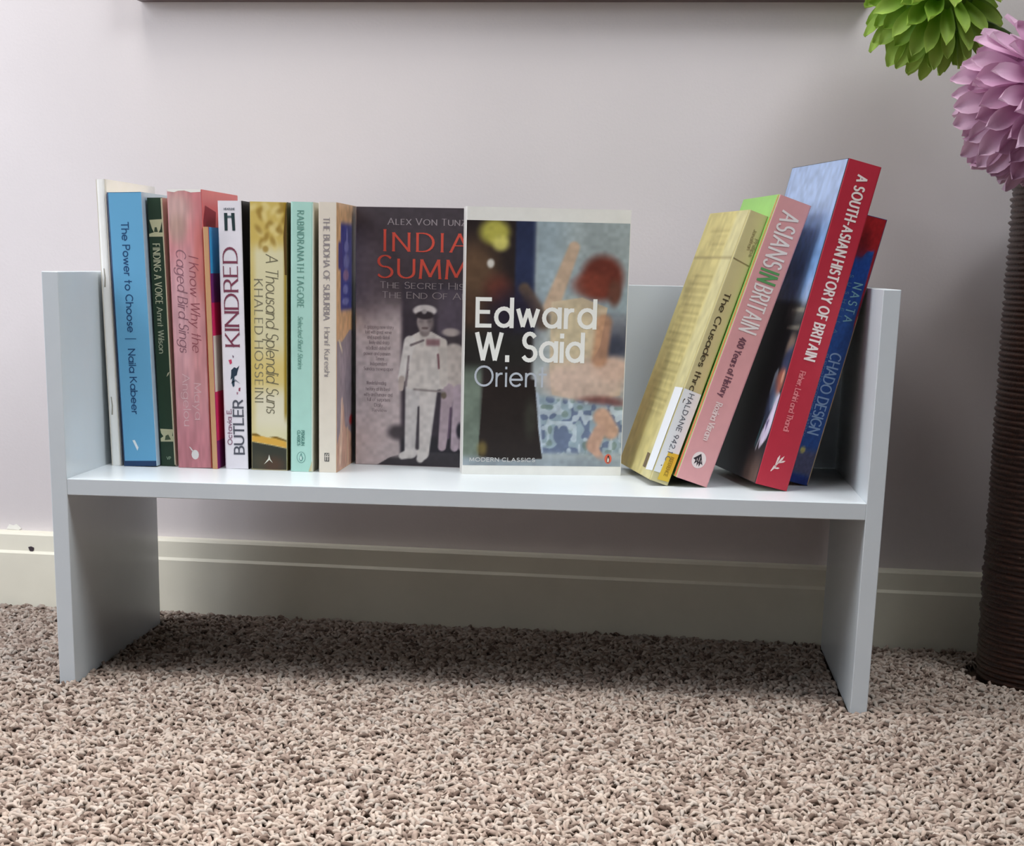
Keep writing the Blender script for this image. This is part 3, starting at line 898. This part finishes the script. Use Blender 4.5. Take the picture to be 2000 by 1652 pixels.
said('author_lettering', 'Edward', 930, 1160, 633, 50, gap=.27, **k)
said('author_lettering', 'W. Said', 930, 1138, 698, 51, gap=.24, **k)
said('title_lettering', 'Orient', 928, 1067, 748, 37, gap=.22, rgb=(188, 194, 204), thick=.11)
said('imprint_lettering', 'MODERN CLASSICS', 920, 1050, 896, 7, gap=.3, rgb=(206, 206, 204), thick=.2)
b.patch('publisher_mark', 'right', ring_pts(117.6, 13.2, 2.9, 3.9, 20), (222, 106, 82), .18)
b.patch('publisher_mark', 'right', [(117.4, 16.2), (118.4, 15.6), (118.9, 12.4), (118.4, 10.2), (116.8, 10.2), (116.4, 12.8), (117.0, 14.8)], (70, 40, 36), .22)
b.patch('publisher_mark', 'right', [(117.6, 14.6), (118.4, 12.6), (118.0, 10.6), (117.1, 10.8), (117.0, 12.8)], (240, 236, 230), .26)

# 12 olive yellow library book, leaning
b = Book('library_book', 'leaning olive yellow library book with white shelf mark sticker and small yellow label', 464.1, 73.4, .205, .322, 15.4, 210, 127, 1,
         (206, 198, 150), (204, 192, 132), (188, 178, 122), r=1.4)
cv = Canvas(60, 100, (204, 192, 130), 1.6)
cv.rect(-.1, .26, -.1, 1.1, (208, 200, 150), .06)
cv.rect(-.1, 1.1, .826, .832, (142, 128, 88), .004)
lines = (np.sin(cv.v * 2 * math.pi * 36) > .1) & (cv.u > .3) & (cv.u < .86 + .1 * np.sin(cv.v * 190)) & (cv.v > .22) & (cv.v < .78)
cv.mix(lines * 1.0, (150, 136, 88), .5)
lines = (np.sin(cv.v * 2 * math.pi * 40) > .1) & (cv.u > .3) & (cv.u < .7 + .12 * np.sin(cv.v * 150)) & (cv.v > .86) & (cv.v < .95)
cv.mix(lines * 1.0, (160, 146, 96), .45)
cv.blob(.9, .15, .2, .25, (168, 140, 84), .7, .7)
cv.mottle(.06, 20, 51)
picture('cover_print', b.root, b.left(.1), 1.4, 126, .4, 209.6, cv, M_print_matt)
b.patch('crease_line', 'spine', [(1, 174.4), (14.6, 172.6), (14.6, 171.9), (1, 173.6)], (140, 128, 92), .15)
b.text('author_lettering', 'Jonathan', 'spine', (8.4, 198), 'down', 2.5, 15, rgb=(150, 140, 104), thick=.16)
b.text('author_lettering', 'Phillips', 'spine', (11.6, 192), 'down', 2.5, 13, rgb=(150, 140, 104), thick=.16)
b.text('title_lettering', 'The Crusades through Arab Eyes', 'spine', (4.6, 149), 'down', 4.4, 138, rgb=(72, 64, 46), thick=.22, thin=.13, serif=.08)
b.patch('shelf_mark_sticker', 'spine', [(.6, 7.2), (14.6, 8.2), (14.9, 72.6), (.6, 73)], (232, 238, 242), .3)
b.patch('shelf_mark_sticker', 'left', [(.6, 73), (27.5, 72), (24.0, 5.6), (.6, 7.2)], (236, 240, 246), .3)
b.text('shelf_mark_lettering', 'HALDANE 942.1 C', 'spine', (6.0, 70.5), 'down', 3.7, 53, lift=.4, rgb=(92, 100, 112), thick=.16, gap=.3)
b.patch('yellow_label', 'spine', [(5.6, 2.2), (14.7, 3.0), (14.9, 25), (6.4, 24.4)], (226, 192, 66), .36)
b.text('label_lettering', 'REFERENCE', 'spine', (9.4, 21.5), 'down', 2.6, 15, lift=.46, rgb=(168, 136, 40), thick=.2)
b.patch('brown_mark', 'left', [(27, 6.6), (37.5, 6.6), (38, 18.2), (27.6, 18)], (112, 96, 74), .32)

# 13 pink history
b = Book('paperback_book', 'leaning pink paperback with large white capitals, green word and round black logo', 494.1, 70.5, .165, .312, 26.0, 217.6, 126, 1,
         (224, 164, 166), (146, 202, 104), (214, 150, 156), r=1.4)
b.patch('orange_fold', 'left', [(1.2, .4), (7, .4), (5, 120), (3.4, 217), (1.2, 217)], (232, 116, 92), .12)
b.text('title_lettering', 'ASIANS', 'spine', (6.6, 207.6), 'down', 13.6, 40.2, rgb=(240, 232, 230), thick=.12, thin=.1, gap=.3)
b.text('title_lettering', 'IN', 'spine', (6.8, 164.4), 'down', 13.4, 8.2, rgb=(96, 160, 98), thick=.13, gap=.4)
b.text('title_lettering', 'BRITAIN', 'spine', (6.6, 152.8), 'down', 13.2, 34.4, rgb=(240, 232, 230), thick=.11, thin=.09, gap=.32)
b.text('subtitle_lettering', '400 Years of History', 'spine', (9.6, 113), 'down', 4.9, 45.5, rgb=(112, 72, 86), thick=.17, thin=.12, gap=.26)
b.text('author_lettering', 'Rozina Visram', 'spine', (9.9, 62.4), 'down', 4.6, 29, rgb=(238, 214, 212), thick=.2, thin=.13)
b.patch('publisher_mark', 'spine', ring_pts(12.4, 17.6, 5.5, 6.4, 24), (240, 226, 224), .15)
b.patch('publisher_mark', 'spine', [(12.6, 22.6), (16.4, 14.6), (14.6, 15.6), (14.0, 12.6), (12.9, 15.6), (12.2, 12.6), (11.4, 16.0), (9.6, 13.6), (9.9, 16.8), (7.8, 17.6)], (52, 44, 50), .2)
b.patch('publisher_mark', 'spine', [(12.3, 20.2), (12.7, 20.2), (12.9, 16.4), (12.4, 16.4)], (226, 210, 208), .25)
b.patch('publisher_mark', 'spine', [(10.6, 18.4), (11.0, 18.6), (11.4, 16.8), (10.9, 16.6)], (226, 210, 208), .25)
b.patch('publisher_mark', 'spine', [(14.0, 18.2), (14.4, 18.0), (14.8, 16.2), (14.3, 16.4)], (226, 210, 208), .25)

# 14 tall red history
b = Book('paperback_book', 'tallest leaning book with crimson spine, white capitals and blue sky cover', 554.4, 62.0, .20, .229, 26.0, 240.8, 152, 1,
         (186, 48, 66), (30, 32, 40), (160, 40, 56), r=1.2)
cv = Canvas(100, 160, (34, 34, 40), 1.58)
cv.rect(-.1, 1.1, .565, 1.1, (150, 178, 222), .012)
cv.rect(-.1, 1.1, .84, 1.1, (166, 186, 224), .1, .8)
cv.blob(.4, .7, .5, .1, (110, 158, 216), .7, .8)
cv.blob(.03, .59, .06, .05, (176, 200, 240), .6, .7)
cv.rect(-.1, .3, .5, .565, (96, 96, 92), .03, .8)
cv.limb((.0, .545), (.22, .54), .012, .008, (146, 142, 130), .5)
cv.limb((.0, .49), (.22, .485), .012, .008, (120, 116, 106), .5)
cv.blob(.06, .43, .07, .04, (142, 120, 106), .5, .9)
cv.blob(.05, .405, .03, .02, (190, 160, 142), .5)
cv.blob(.0, .38, .12, .05, (58, 66, 96), .3)
cv.poly([(.0, .28), (.12, .32), (.16, .36), (.2, .34), (.2, .28), (.1, .22)], (178, 196, 216), .9)
cv.blob(.07, .32, .08, .04, (160, 96, 82), .4)
cv.blob(.04, .335, .02, .02, (214, 160, 136), .5)
cv.poly([(-.02, .29), (.04, .27), (.1, .2), (.14, .14), (.11, .1), (.02, .14), (-.02, .2)], (222, 212, 236))
cv.poly([(.06, .2), (.1, .19), (.08, .155)], (108, 96, 140))
cv.limb((.16, .2), (.19, .11), .01, .012, (70, 116, 124), .5)
cv.limb((.13, .16), (.16, .1), .008, .01, (200, 206, 226), .4)
cv.blob(.14, .25, .06, .06, (70, 82, 116), .6, .8)
cv.rect(-.1, .28, -.1, .085, (118, 94, 82), .06, .8)
cv.rect(.4, 1.1, -.1, .5, (24, 26, 30), .12, .9)
cv.mottle(.08, 30, 61)
picture('cover_print', b.root, b.left(.1), 1.2, 151, .4, 240.4, cv, M_print)
b.text('title_lettering', 'A SOUTH-ASIAN HISTORY OF BRITAIN', 'spine', (10.2, 231.4), 'down', 7.6, 134, rgb=(242, 228, 226), thick=.19, thin=.14, gap=.34)
b.text('author_lettering', 'Fisher, Lahiri and Thandi', 'spine', (9.8, 88), 'down', 4.0, 45, rgb=(226, 130, 136), thick=.18)
lf = [((9.0, 11.6), (12.2, 17.6), .9), ((11.4, 16), (16.4, 25), .7), ((11.2, 15.8), (12.8, 25), .7), ((12.6, 18.6), (18.2, 21.6), .6), ((10.6, 14.2), (15.2, 15.4), .6)]
for p, q, w_ in lf:
    dx, dy = q[0] - p[0], q[1] - p[1]
    L = math.hypot(dx, dy)
    nx, ny = -dy / L * w_, dx / L * w_
    m_ = (p[0] + dx * .7, p[1] + dy * .7)
    b.patch('leaf_emblem', 'spine', [(p[0] - nx * .3, p[1] - ny * .3), (m_[0] - nx * 1.2, m_[1] - ny * 1.2), q, (m_[0] + nx * 1.2, m_[1] + ny * 1.2), (p[0] + nx * .3, p[1] + ny * .3)],
            (240, 216, 212), .2)

# 15 blue and red book against the right panel
b = Book('paperback_book', 'blue spined book with red top and faint lettering, resting against the right panel', 573.1, 103.6, 0, .224, 15.8, 204.1, 138, 1,
         (30, 62, 128), (30, 52, 110), (150, 124, 104), r=1.0)
cv = Canvas(24, 140, (40, 84, 158), 12)
cv.poly([(-.1, .845), (.1, .85), (.35, .855), (.5, .878), (.86, .885), (.9, .79), (.93, .62), (1.1, .55), (1.1, 1.1), (-.1, 1.1)], (166, 34, 40))
cv.blob(.2, .9, .3, .05, (110, 22, 30), .6, .8)
cv.rect(-.1, .9, .7, .86, (26, 62, 150), .05, .5)
cv.rect(-.1, 1.1, .03, .13, (84, 84, 112), .02, .9)
cv.rect(-.1, 1.1, -.1, .03, (24, 54, 132), .01)
cv.blob(.25, .125, .13, .012, (196, 190, 110), .3)
cv.mottle(.12, 14, 71)
picture('spine_print', b.root, b.spine(.1), .5, 15.2, .4, 203.7, cv, M_print)
b.text('author_lettering', 'NASTA', 'spine', (5.6, 155), 'down', 6.2, 29, rgb=(130, 184, 200), thick=.14, thin=.1, gap=.5)
b.text('author_lettering', 'SUSHEILA', 'spine', (.9, 160), 'down', 2.6, 44, rgb=(90, 136, 176), thick=.16, gap=1.2)
b.text('title_lettering', 'CHADO DESIGN', 'spine', (4.0, 101.5), 'down', 8.0, 62, rgb=(150, 186, 224), thick=.15, thin=.1)
b.text('subtitle_lettering', 'a photographic history', 'spine', (1.1, 100), 'down', 1.8, 64, rgb=(120, 150, 190), thick=.16)
b.patch('worn_edge', 'spine', [(15.0, 1), (15.7, 1), (15.7, 132), (15.2, 132)], (186, 164, 130), .16)

# ------------------------------------------------------------------ woven vase
M_vase = mat('dark_rattan', (56, 30, 18), .34, .6, noise=.35, scale=300, bump=.5, bscale=500)
VX, VY, VR, VH = 803.0, 166.0, 75.0, 398.0
vase = thing('vase', 'tall dark brown coiled rattan vase at the right edge, holding the flowers', 'vase', (VX, VY, 0))
pitch, nseg = 4.3, 64
rows = int(VH / pitch)
vs, fs = [], []
sub = 5
prof = []
for r_ in range(rows):
    wob = random.uniform(-.7, .7)
    for k_ in range(sub):
        a_ = math.pi * k_ / sub
        prof.append((VR + 8.5 * r_ / rows - 1.6 + wob + 1.9 * math.sin(a_), r_ * pitch + pitch * k_ / sub))
prof += [(VR + 5, rows * pitch), (VR - 8, rows * pitch), (VR - 8, 12), (0.01, 12)]
prof = [(0.01, -1.5), (VR - 6, -1.5)] + prof
for i, (r_, z_) in enumerate(prof):
    for j in range(nseg):
        a_ = 2 * math.pi * j / nseg
        jit = 0.5 * math.sin(j * 1.7 + i * .9) if 2 < i < len(prof) - 4 else 0
        vs.append(((r_ + jit) * math.cos(a_), (r_ + jit) * math.sin(a_), z_))
for i in range(len(prof) - 1):
    for j in range(nseg):
        k2 = (j + 1) % nseg
        fs.append((i * nseg + j, i * nseg + k2, (i + 1) * nseg + k2, (i + 1) * nseg + j))
obj('coiled_body', mesh('coiled_body', vs, fs), M_vase, vase, True)
vs, fs = [], []
for i in range(nseg):
    a_ = 2 * math.pi * i / nseg
    for j in range(8):
        b_ = 2 * math.pi * j / 8
        rr_ = VR + 4 + 4.5 * math.cos(b_)
        vs.append((rr_ * math.cos(a_), rr_ * math.sin(a_), rows * pitch + 3 + 4.5 * math.sin(b_)))
for i in range(nseg):
    for j in range(8):
        fs.append((i * 8 + j, ((i + 1) % nseg) * 8 + j, ((i + 1) % nseg) * 8 + (j + 1) % 8, i * 8 + (j + 1) % 8))
obj('rim', mesh('rim', vs, fs), M_vase, vase, True)

# ------------------------------------------------------------------ flowers


def petal_mesh(name, L, wid, cup, curl, tipw):
    nu, nv = 9, 5
    vs, fs = [], []
    for i in range(nu):
        t = i / (nu - 1)
        w = wid * (.34 + .66 * math.sin(min(1, t * 1.35) * math.pi / 2)) * (1.0 if t < .66 else max(.1, math.sqrt(max(0.0, 1 - ((t - .66) / .34) ** 2))) * (1 - tipw) + tipw * (1 - (t - .66) / .34 * .95))
        for j in range(nv):
            s = (j / (nv - 1) - .5) * 2
            x = L * t
            y = w * .5 * s
            z = cup * wid * (s * s - .35) * (.6 + .4 * t) + curl * L * (t * t - .25)
            vs.append((x, y, z))
    for i in range(nu - 1):
        for j in range(nv - 1):
            fs.append((i * nv + j, i * nv + j + 1, (i + 1) * nv + j + 1, (i + 1) * nv + j))
    me = mesh(name, vs, fs)
    me.polygons.foreach_set('use_smooth', [True] * len(me.polygons))
    return me


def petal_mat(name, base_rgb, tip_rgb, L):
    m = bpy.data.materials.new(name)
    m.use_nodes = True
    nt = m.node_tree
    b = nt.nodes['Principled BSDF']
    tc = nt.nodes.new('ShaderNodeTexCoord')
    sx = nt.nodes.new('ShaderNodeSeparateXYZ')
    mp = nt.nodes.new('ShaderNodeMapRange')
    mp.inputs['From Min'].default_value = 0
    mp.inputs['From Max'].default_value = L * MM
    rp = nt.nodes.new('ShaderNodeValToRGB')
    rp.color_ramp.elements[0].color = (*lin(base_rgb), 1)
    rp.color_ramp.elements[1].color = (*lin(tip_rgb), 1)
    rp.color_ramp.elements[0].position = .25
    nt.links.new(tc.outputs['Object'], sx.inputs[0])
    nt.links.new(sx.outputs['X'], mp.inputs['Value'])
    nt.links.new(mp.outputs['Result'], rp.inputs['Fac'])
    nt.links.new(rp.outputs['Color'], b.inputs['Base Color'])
    b.inputs['Roughness'].default_value = .55
    b.inputs['Specular IOR Level'].default_value = .35
    tr = nt.nodes.new('ShaderNodeBsdfTranslucent')
    nt.links.new(rp.outputs['Color'], tr.inputs['Color'])
    mx = nt.nodes.new('ShaderNodeMixShader')
    mx.inputs['Fac'].default_value = .25
    nt.links.new(b.outputs['BSDF'], mx.inputs[1])
    nt.links.new(tr.outputs['BSDF'], mx.inputs[2])
    nt.links.new(mx.outputs['Shader'], nt.nodes['Material Output'].inputs['Surface'])
    return m


def flower(label, centre, R, n, L, wid, pole, mats, core_m, beta, cup, curl, tipw, stem_pts, seed):
    r = random.Random(seed)
    root = thing('artificial_flower', label, 'flower', centre, 'artificial flowers in the rattan vase')
    pole = Vector(pole).normalized()
    bm = bmesh.new()
    bmesh.ops.create_icosphere(bm, subdivisions=2, radius=R * .52 * MM)
    me = bpy.data.meshes.new('flower_core')
    bm.to_mesh(me)
    bm.free()
    obj('flower_core', me, core_m, root, True)
    ms = []
    for q in range(3):
        me = petal_mesh('petal', L * (1 - .08 * q), wid * (1 + .06 * (q - 1)), cup * (1 + .2 * (q - 1)), curl, tipw)
        me.materials.append(mats[q % len(mats)])
        ms.append(me)
    ga = math.pi * (3 - math.sqrt(5))
    for i in range(n):
        z = 1 - 2 * (i + .5) / n
        th = i * ga
        rr_ = math.sqrt(1 - z * z)
        # direction around the pole
        ref = Vector((1, 0, 0)) if abs(pole.x) < .8 else Vector((0, 1, 0))
        e1 = pole.cross(ref).normalized()
        e2 = pole.cross(e1)
        d = (pole * z + e1 * rr_ * math.cos(th) + e2 * rr_ * math.sin(th)).normalized()
        mer = (d * d.dot(pole) - pole)
        mer = mer.normalized() if mer.length > 1e-3 else e1
        be = math.radians(beta * min(1.0, .35 + (1 - z)) + r.uniform(-9, 9))
        xdir = (d * math.cos(be) + mer * math.sin(be)).normalized()
        zdir = (d * math.sin(be) - mer * math.cos(be))
        zdir = (zdir - xdir * zdir.dot(xdir)).normalized()
        ydir = zdir.cross(xdir)
        M3 = Matrix((xdir, ydir, zdir)).transposed()
        M3 = M3 @ Matrix.Rotation(r.uniform(-.3, .3), 3, 'X') @ Matrix.Rotation(r.uniform(-.14, .14), 3, 'Z')
        sc = r.uniform(.88, 1.06)
        p0 = d * (R * .42) - mer * (L * .12)
        o = bpy.data.objects.new('petal', ms[r.randrange(3)])
        COL.objects.link(o)
        o.parent = root
        o.matrix_local = Matrix.Translation(p0 * MM) @ M3.to_4x4() @ Matrix.Diagonal((sc, sc, sc, 1))
    # stem
    pts = [Vector(p) - Vector(centre) for p in stem_pts]
    vs, fs, ns = [], [], 10
    fine = []
    for t in range(17):
        t /= 16
        a, b_, c_, d_ = pts
        fine.append(a * (1 - t) ** 3 + b_ * 3 * t * (1 - t) ** 2 + c_ * 3 * t * t * (1 - t) + d_ * t ** 3)
    for i, p in enumerate(fine):
        tan = (fine[min(i + 1, 16)] - fine[max(i - 1, 0)]).normalized()
        s1 = tan.cross(Vector((0, 1, .1))).normalized()
        s2 = tan.cross(s1)
        for j in range(ns):
            a = 2 * math.pi * j / ns
            vs.append(tuple(p + (s1 * math.cos(a) + s2 * math.sin(a)) * 3.2))
    for i in range(16):
        for j in range(ns):
            fs.append((i * ns + j, i * ns + (j + 1) % ns, (i + 1) * ns + (j + 1) % ns, (i + 1) * ns + j))
    obj('stem', mesh('stem', vs, fs), mat('flower_stem_green', (96, 128, 60), .6), root, True)
    return root


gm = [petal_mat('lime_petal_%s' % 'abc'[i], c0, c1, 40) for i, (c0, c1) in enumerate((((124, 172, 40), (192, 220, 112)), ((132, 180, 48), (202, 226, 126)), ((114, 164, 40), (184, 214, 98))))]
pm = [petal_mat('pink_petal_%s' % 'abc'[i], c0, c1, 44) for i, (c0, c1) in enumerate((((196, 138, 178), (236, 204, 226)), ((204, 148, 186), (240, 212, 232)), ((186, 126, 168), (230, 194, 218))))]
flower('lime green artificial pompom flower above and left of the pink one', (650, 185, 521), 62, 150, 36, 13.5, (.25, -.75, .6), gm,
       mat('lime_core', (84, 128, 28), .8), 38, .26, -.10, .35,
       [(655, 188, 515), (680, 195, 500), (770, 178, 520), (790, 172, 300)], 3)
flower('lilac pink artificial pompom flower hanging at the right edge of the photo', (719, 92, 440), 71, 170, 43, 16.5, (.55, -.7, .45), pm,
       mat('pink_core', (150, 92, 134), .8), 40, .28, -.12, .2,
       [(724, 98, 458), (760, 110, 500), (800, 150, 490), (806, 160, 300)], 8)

for i_, (lab_, c_, R__, gi) in enumerate((('lilac artificial pompom flower high in the vase, out of view, added to shade the wall', (768, 98, 642), 56, 1),  # unseen extra flowers, added to cast shade on the right of the wall
                                        ('lime artificial pompom flower right of the vase, out of view, added to shade the wall', (905, 160, 560), 54, 0),
                                        ('lime artificial pompom flower at the very top of the bouquet, out of view, added to shade the wall', (748, 205, 742), 54, 0))):
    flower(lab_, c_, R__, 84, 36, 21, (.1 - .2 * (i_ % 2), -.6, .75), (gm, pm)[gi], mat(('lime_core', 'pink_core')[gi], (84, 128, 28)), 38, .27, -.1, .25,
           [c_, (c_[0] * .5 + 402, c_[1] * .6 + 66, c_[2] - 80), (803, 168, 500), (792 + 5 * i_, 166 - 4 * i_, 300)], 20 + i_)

# ------------------------------------------------------------------ picture frame above
M_frame = mat('dark_mahogany', (70, 38, 36), .4, .5, noise=.2, scale=60)
c_, s_ = math.cos(WANG), math.sin(WANG)
pf = bpy.data.objects.new('picture_frame', None)
COL.objects.link(pf)
pf.matrix_world = Matrix.Translation(Vector(on_wall(-6.0, 530.5, 0.4)) * MM) @ Matrix.Rotation(WANG, 4, 'Z')
tag(pf, 'dark reddish brown picture frame on the wall, only its bottom edge showing', 'picture frame')
FW, FH = 620.0, 460.0
box('frame_rail', (0, FW, -20, 0, 0, 24), M_frame, pf, 1.5)
box('frame_rail', (0, FW, -20, 0, FH - 24, FH), M_frame, pf, 1.5)
box('frame_rail', (0, 24, -20, 0, 24, FH - 24), M_frame, pf, 1.5)
box('frame_rail', (FW - 24, FW, -20, 0, 24, FH - 24), M_frame, pf, 1.5)
box('picture_panel', (24, FW - 24, -10, -2, 24, FH - 24), mat('plain_picture', (188, 178, 160), .7, .3, noise=.15, scale=12), pf)

# ------------------------------------------------------------------ carpet pile
step = 3.75
xs = np.arange(-420, 1080, step)
ys = np.arange(-560, 330, step)
gx, gy = np.meshgrid(xs, ys)
gx = gx.ravel() + RNG.uniform(-.55, .55, gx.size) * step
gy = gy.ravel() + RNG.uniform(-.55, .55, gy.size) * step
# keep what the room-side view can see, with a margin for a step to either side
tt = (gy + 480) / 800
keep = (gx > 5 - 190 * tt - 150) & (gx < 740 + 130 * tt + 110) & (gy < 306 - .065 * gx - 2) & (gy > -500)
for x0, x1 in ((0, T), (W - T, W)):
    keep &= ~((gx > x0 - 1.5) & (gx < x1 + 1.5) & (gy > -1.5) & (gy < DEP + 1.5))
keep &= (gx - VX) ** 2 + (gy - VY) ** 2 > (VR + 9) ** 2
gx, gy = gx[keep], gy[keep]
n = gx.size
phi = RNG.uniform(0, 2 * math.pi, n)
L = RNG.uniform(6.5, 11.5, n)
r0 = RNG.uniform(1.4, 2.1, n)
top = RNG.uniform(1.2, 5.2, n)
curl = RNG.uniform(-2.6, 2.6, n)
rings = 4
ts = np.array([0, .34, .7, 1.0])
hz = np.array([-.9, .75, 1.0, .45])
rad = np.array([.75, 1.0, 1.0, .45])
dx, dy = np.cos(phi), np.sin(phi)
V_ = np.zeros((n, rings, 4, 3), np.float32)
for k_ in range(rings):
    t = ts[k_]
    off = (t - .5) * L
    side = curl * math.sin(math.pi * t * 1.6)
    cx = gx + dx * off - dy * side
    cy = gy + dy * off + dx * side
    cz = top * hz[k_] - 2.0 + (.6 if k_ else -1.5)
    for j in range(4):
        a = math.pi / 2 * j + .4
        sw, sz = math.cos(a), math.sin(a)
        rr_ = r0 * rad[k_]
        V_[:, k_, j, 0] = cx - dy * rr_ * sw
        V_[:, k_, j, 1] = cy + dx * rr_ * sw
        V_[:, k_, j, 2] = cz + rr_ * sz * .9
for x0, x1 in ((0, T), (W - T, W)):               # strands do not run through the legs
    inside = (V_[..., 0] > x0 - .3) & (V_[..., 0] < x1 + .3) & (V_[..., 1] > -.3) & (V_[..., 1] < DEP + .3)
    bad = inside.any(axis=(1, 2))
    V_ = V_[~bad]
lim = (V_[..., 1] > 306 - .065 * V_[..., 0] - .5).any(axis=(1, 2))
V_ = V_[~lim]
n = V_.shape[0]
quads = []
for k_ in range(rings - 1):
    for j in range(4):
        quads.append((k_ * 4 + j, k_ * 4 + (j + 1) % 4, (k_ + 1) * 4 + (j + 1) % 4, (k_ + 1) * 4 + j))
quads.append((12, 13, 14, 15))
q = np.array(quads, np.int32)
idx = (q[None] + (np.arange(n, dtype=np.int32) * 16)[:, None, None]).reshape(-1)
me = bpy.data.meshes.new('carpet_pile')
me.vertices.add(n * 16)
me.vertices.foreach_set('co', (V_.reshape(-1) * MM).astype(np.float32))
nf = n * len(quads)
me.loops.add(nf * 4)
me.loops.foreach_set('vertex_index', idx)
me.polygons.add(nf)
me.polygons.foreach_set('loop_start', np.arange(0, nf * 4, 4, dtype=np.int32))
me.polygons.foreach_set('loop_total', np.full(nf, 4, np.int32))
me.polygons.foreach_set('use_smooth', np.ones(nf, bool))
me.update(calc_edges=True)
pal = lin_np(np.array([(224, 207, 194), (208, 189, 175), (186, 165, 152), (160, 140, 128), (216, 203, 192), (132, 112, 101)]))
pick = RNG.choice(6, n, p=[.24, .26, .2, .1, .14, .06])
cc = pal[pick] * RNG.uniform(.52, .66, (n, 1))
col = np.ones((n, 16, 4), np.float32)
col[..., :3] = cc[:, None, :]
ca = me.color_attributes.new('Print', 'FLOAT_COLOR', 'POINT')
ca.data.foreach_set('color', col.reshape(-1))
o = obj('carpet_pile', me, attr_mat('carpet_yarn', .9, .12))
tag(o, 'beige and taupe twisted carpet pile covering the whole floor', 'carpet', kind='stuff')
